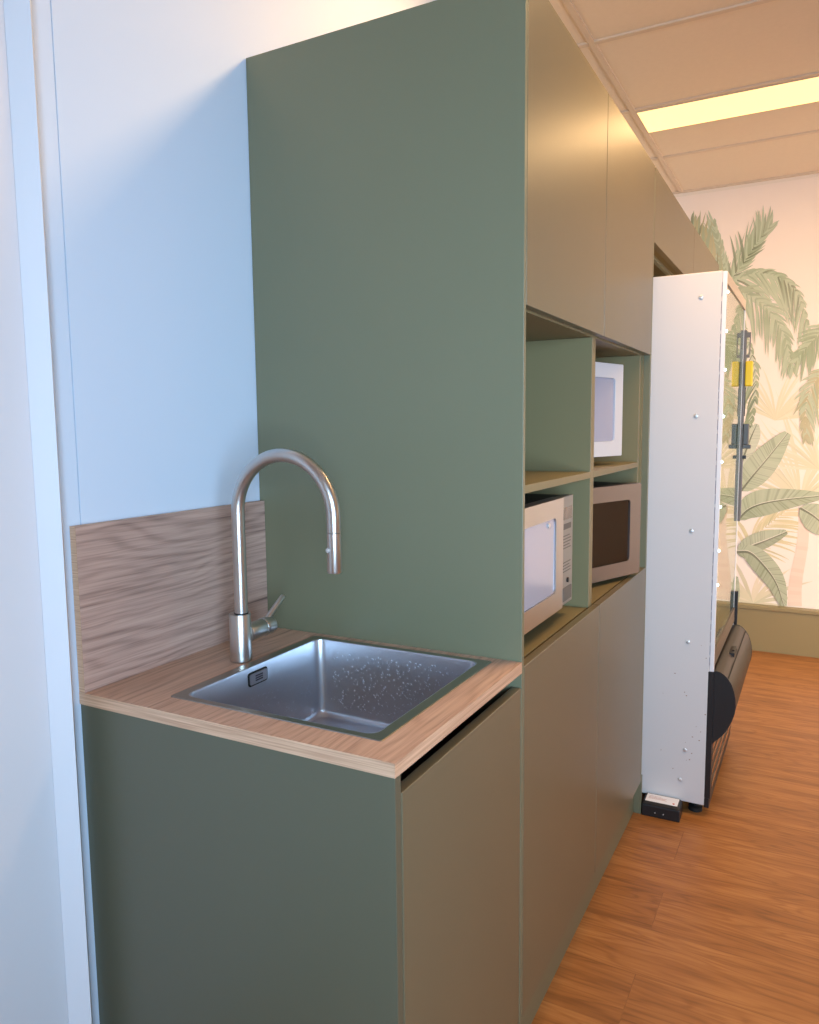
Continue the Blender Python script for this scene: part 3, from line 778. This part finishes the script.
# rounded delivery bin
prof = [(VX+0.0012, 0.530), (0.872, 0.528), (0.884, 0.520), (0.897, 0.507), (0.909, 0.488), (0.917, 0.464), (0.922, 0.440), (0.9235, 0.415), (0.921, 0.390),
        (0.914, 0.365), (0.905, 0.343), (0.894, 0.321), (0.881, 0.303), (0.868, 0.289), (VX+0.0012, 0.273)]
VB0, VB1 = VY0+0.006, VY1-0.02
bm = bmesh.new(); prism(bm, prof, 1, VB0+0.006, VB1-0.006)
db = obj('delivery_bin', bm, M['bronze'], vm, smooth=True)
for a, b_ in ((VB0, VB0+0.0058), (VB1-0.0058, VB1)):
    bm = bmesh.new(); prism(bm, [(VX+0.0012+(x-VX-0.0012)*1.012, 0.40+(z-0.40)*1.01) for x, z in prof], 1, a, b_)
    obj('bin_end_cap', bm, M['black'], db, label='black end cap')
bm = bmesh.new()
for (xa, za), (xb, zb) in (((0.8955, 0.5095), (0.8985, 0.5065)),):
    prism(bm, [(xa, za+0.0006), (xb, zb+0.0006), (xb, zb-0.004), (xa, za-0.004)], 1, VB0+0.006, VB1-0.006)
obj('flap_seam', bm, M['dark_gap'], db)
bm = bmesh.new(); bx(bm, 0.874, 2.10, 0.512, 0.893, 2.20, 0.5285, bev=0.002); bx(bm, 0.880, 2.13, 0.520, 0.890, 2.17, 0.532, bev=0.001)
obj('flap_latch', bm, M['black'], db)
# upright bar, lock ring, reader and coin unit on the far stile
obj('lock_bar', box(VX-0.0023, VY1-0.028, 0.968, 0.8595, VY1-0.012, 1.745, bev=0.0015), M['dark_bar'], vm)
bm = bmesh.new(); bx(bm, 0.8597, VY1-0.026, 1.715, 0.874, VY1-0.014, 1.735); bx(bm, 0.8597, VY1-0.026, 1.635, 0.872, VY1-0.014, 1.647); bx(bm, 0.870, VY1-0.026, 1.647, 0.874, VY1-0.014, 1.716)
obj('pull_handle', bm, M['dark_bar'], vm)
obj('card_reader', box(0.8597, VY1-0.045, 1.520, 0.886, VY1-0.005, 1.620, bev=0.004), mat('glowing yellow plastic', srgb(244, 206, 44), 0.4, emit=srgb(244, 196, 40), estr=0.12), vm, label='yellow payment reader')  # faint glow put into the plastic to brighten its yellow
bm = bmesh.new(); bx(bm, 0.8597, VY1-0.040, 1.285, 0.880, VY1-0.008, 1.369, bev=0.003); bx(bm, 0.8597, VY1-0.044, 1.268, 0.889, VY1-0.004, 1.2845, bev=0.002)
obj('coin_unit', bm, mat('grey plastic', srgb(96, 100, 102), 0.45), vm, label='grey coin slot housing')
obj('display_strip', box(0.8597, VY1-0.024, 1.400, 0.8622, VY1-0.016, 1.515), M['black'], vm)
bm = bmesh.new(); bx(bm, 0.8597, VY1-0.030, 1.226, 0.873, VY1-0.014, 1.240, bev=0.001)
obj('latch_button', bm, M['black'], vm)
obj('keypad_strip', box(0.8597, VY1-0.024, 0.990, 0.8612, VY1-0.016, 1.220), mat('lilac grey strip', srgb(150, 136, 150), 0.4), vm)
obj('hinge_block', box(VX-0.0023, VY1-0.030, 0.532, 0.8625, VY1-0.008, 0.672, bev=0.002), M['black'], vm)
for x in (0.15, 0.800):
    for y in (VY0+0.055, VY1-0.055):
        bm = bmesh.new(); tube(bm, [(x, y, 0.0), (x, y, 0.014), (x, y, 0.016), (x, y, 0.0498)], [0.024, 0.024, 0.010, 0.010], 20)
        obj('foot', bm, M['rubber'], vm, smooth=True)

# ------------------------------------------------------------------ bait box on the floor
rb = thing('bait_box', 'small black box with white paper label on the floor by the vending machine', 'box', (0.701, 1.801, 0))
rb.rotation_euler = (0, 0, math.radians(1.0))
w_, d_ = 0.128, 0.074
bm = bmesh.new(); bx(bm, -w_/2, -d_/2, 0.0, w_/2, d_/2, 0.042, bev=0.003)
obj('base', bm, M['black'], rb, world=False)
bm = bmesh.new()
ring_loft(bm, [[(x, y, 0.0422) for x, y in rrect(-w_/2, -d_/2, w_/2, d_/2, 0.006, 4)], [(x, y, 0.046) for x, y in rrect(-w_/2, -d_/2, w_/2, d_/2, 0.006, 4)],
               [(x, y, 0.053) for x, y in rrect(-w_/2+0.007, -d_/2+0.006, w_/2-0.007, d_/2-0.006, 0.005, 4)]])
ld = obj('lid', bm, M['black'], rb, world=False)
pl = obj('paper_label', box(-0.054, -0.0285, 0.0531, 0.054, 0.0285, 0.0536), mat('white paper', srgb(246, 246, 252), 0.8), ld, world=False, label='white paper label with faint printed lines')
bm = bmesh.new()
for i, (l_, zz) in enumerate(((0.040, 0.014), (0.060, 0.006), (0.055, 0.000), (0.062, -0.006))):
    bx(bm, -0.046, zz-0.001, 0.0536, -0.046+l_, zz+0.0012, 0.0538)
obj('printed_line', bm, mat('faint pink print', srgb(206, 180, 178), 0.8), pl, world=False)
bm = bmesh.new(); rod(bm, (0.040, -0.016, 0.0536), (0.040, -0.016, 0.0539), 0.004, 16)
obj('red_spot', bm, mat('red print', srgb(196, 92, 66), 0.7), pl, world=False)
for px_ in (-0.018, 0.010):
    bm = bmesh.new(); rod(bm, (px_, -d_/2+0.001, 0.018), (px_, -d_/2-0.0012, 0.018), 0.002, 12)
    obj('rivet', bm, M['chrome'], rb, world=False)

# ------------------------------------------------------------------ ceiling light
LX0, LX1, LY0, LY1 = 0.348, 1.722, 2.796, 3.064
WARM = (1.0, 0.62, 0.29)
cl_ = thing('ceiling_light', 'long glowing rectangular light panel set into the tiled ceiling', 'ceiling light', ((LX0+LX1)/2, (LY0+LY1)/2, ZCEIL))
bm = bmesh.new(); zf = ZCEIL-0.001
for a in ((LX0-0.004, LY0-0.004, LX0, LY1+0.004), (LX1, LY0-0.004, LX1+0.004, LY1+0.004), (LX0, LY0-0.004, LX1, LY0), (LX0, LY1, LX1, LY1+0.004)):
    bx(bm, a[0], a[1], zf, a[2], a[3], ZCEIL+0.0078)
obj('frame', bm, M['tbar'], cl_)
obj('diffuser', box(LX0+0.0004, LY0+0.0004, ZCEIL, LX1-0.0004, LY1-0.0004, ZCEIL+0.0075), mat('lit diffuser', (0.9, 0.85, 0.6, 1), 0.6, emit=(1.0, 0.62, 0.22, 1), estr=LIGHT_STR if 'LIGHT_STR' in globals() else 1.45), cl_)

def area(name, loc, size, size_y, power, color, target=None, rot=None):
    l = bpy.data.lights.new(name, 'AREA'); l.shape = 'RECTANGLE'; l.size = size; l.size_y = size_y; l.energy = power; l.color = color
    o = bpy.data.objects.new(name, l); COL.objects.link(o); o.location = loc
    if target is not None:
        d = Vector(target)-Vector(loc); o.rotation_euler = d.to_track_quat('-Z', 'Y').to_euler()
    return o
# lamps of the other ceiling fixtures, over the aisle
area('lamp_a', (1.04, 1.20, ZCEIL-0.006), 1.37, 0.27, 34, WARM, target=(1.04, 1.20, 0))
area('lamp_b', (2.75, 2.93, ZCEIL-0.006), 1.37, 0.27, 4, WARM, target=(2.75, 2.93, 0))
area('lamp_c', (2.75, 1.20, ZCEIL-0.006), 1.37, 0.27, 6, WARM, target=(2.75, 1.20, 0))
# light of the visible panel
area('lamp_d', (1.04, 2.93, ZCEIL-0.006), 1.36, 0.26, 12, WARM, target=(1.04, 2.93, 0))
# cool daylight from the window behind the camera
dl = area('daylight', (1.75, YN+0.05, 1.32), 2.2, 1.2, 73, (0.465, 0.735, 1.0), target=(0.35, 0.5, 1.27))
dl.data.spread = math.radians(100)
# added warm fill lamp, out of view on the right, brightening the mural
mf = area('mural_fill', (XR-0.06, 3.05, 1.05), 1.2, 1.5, 62, (1.0, 0.86, 0.72), target=(1.2, YF, 0.75))
mf.data.spread = math.radians(105)

w = bpy.data.worlds.new('world'); scene.world = w; w.use_nodes = True
w.node_tree.nodes['Background'].inputs[0].default_value = (0.8, 0.85, 1.0, 1)
w.node_tree.nodes['Background'].inputs[1].default_value = 0.15
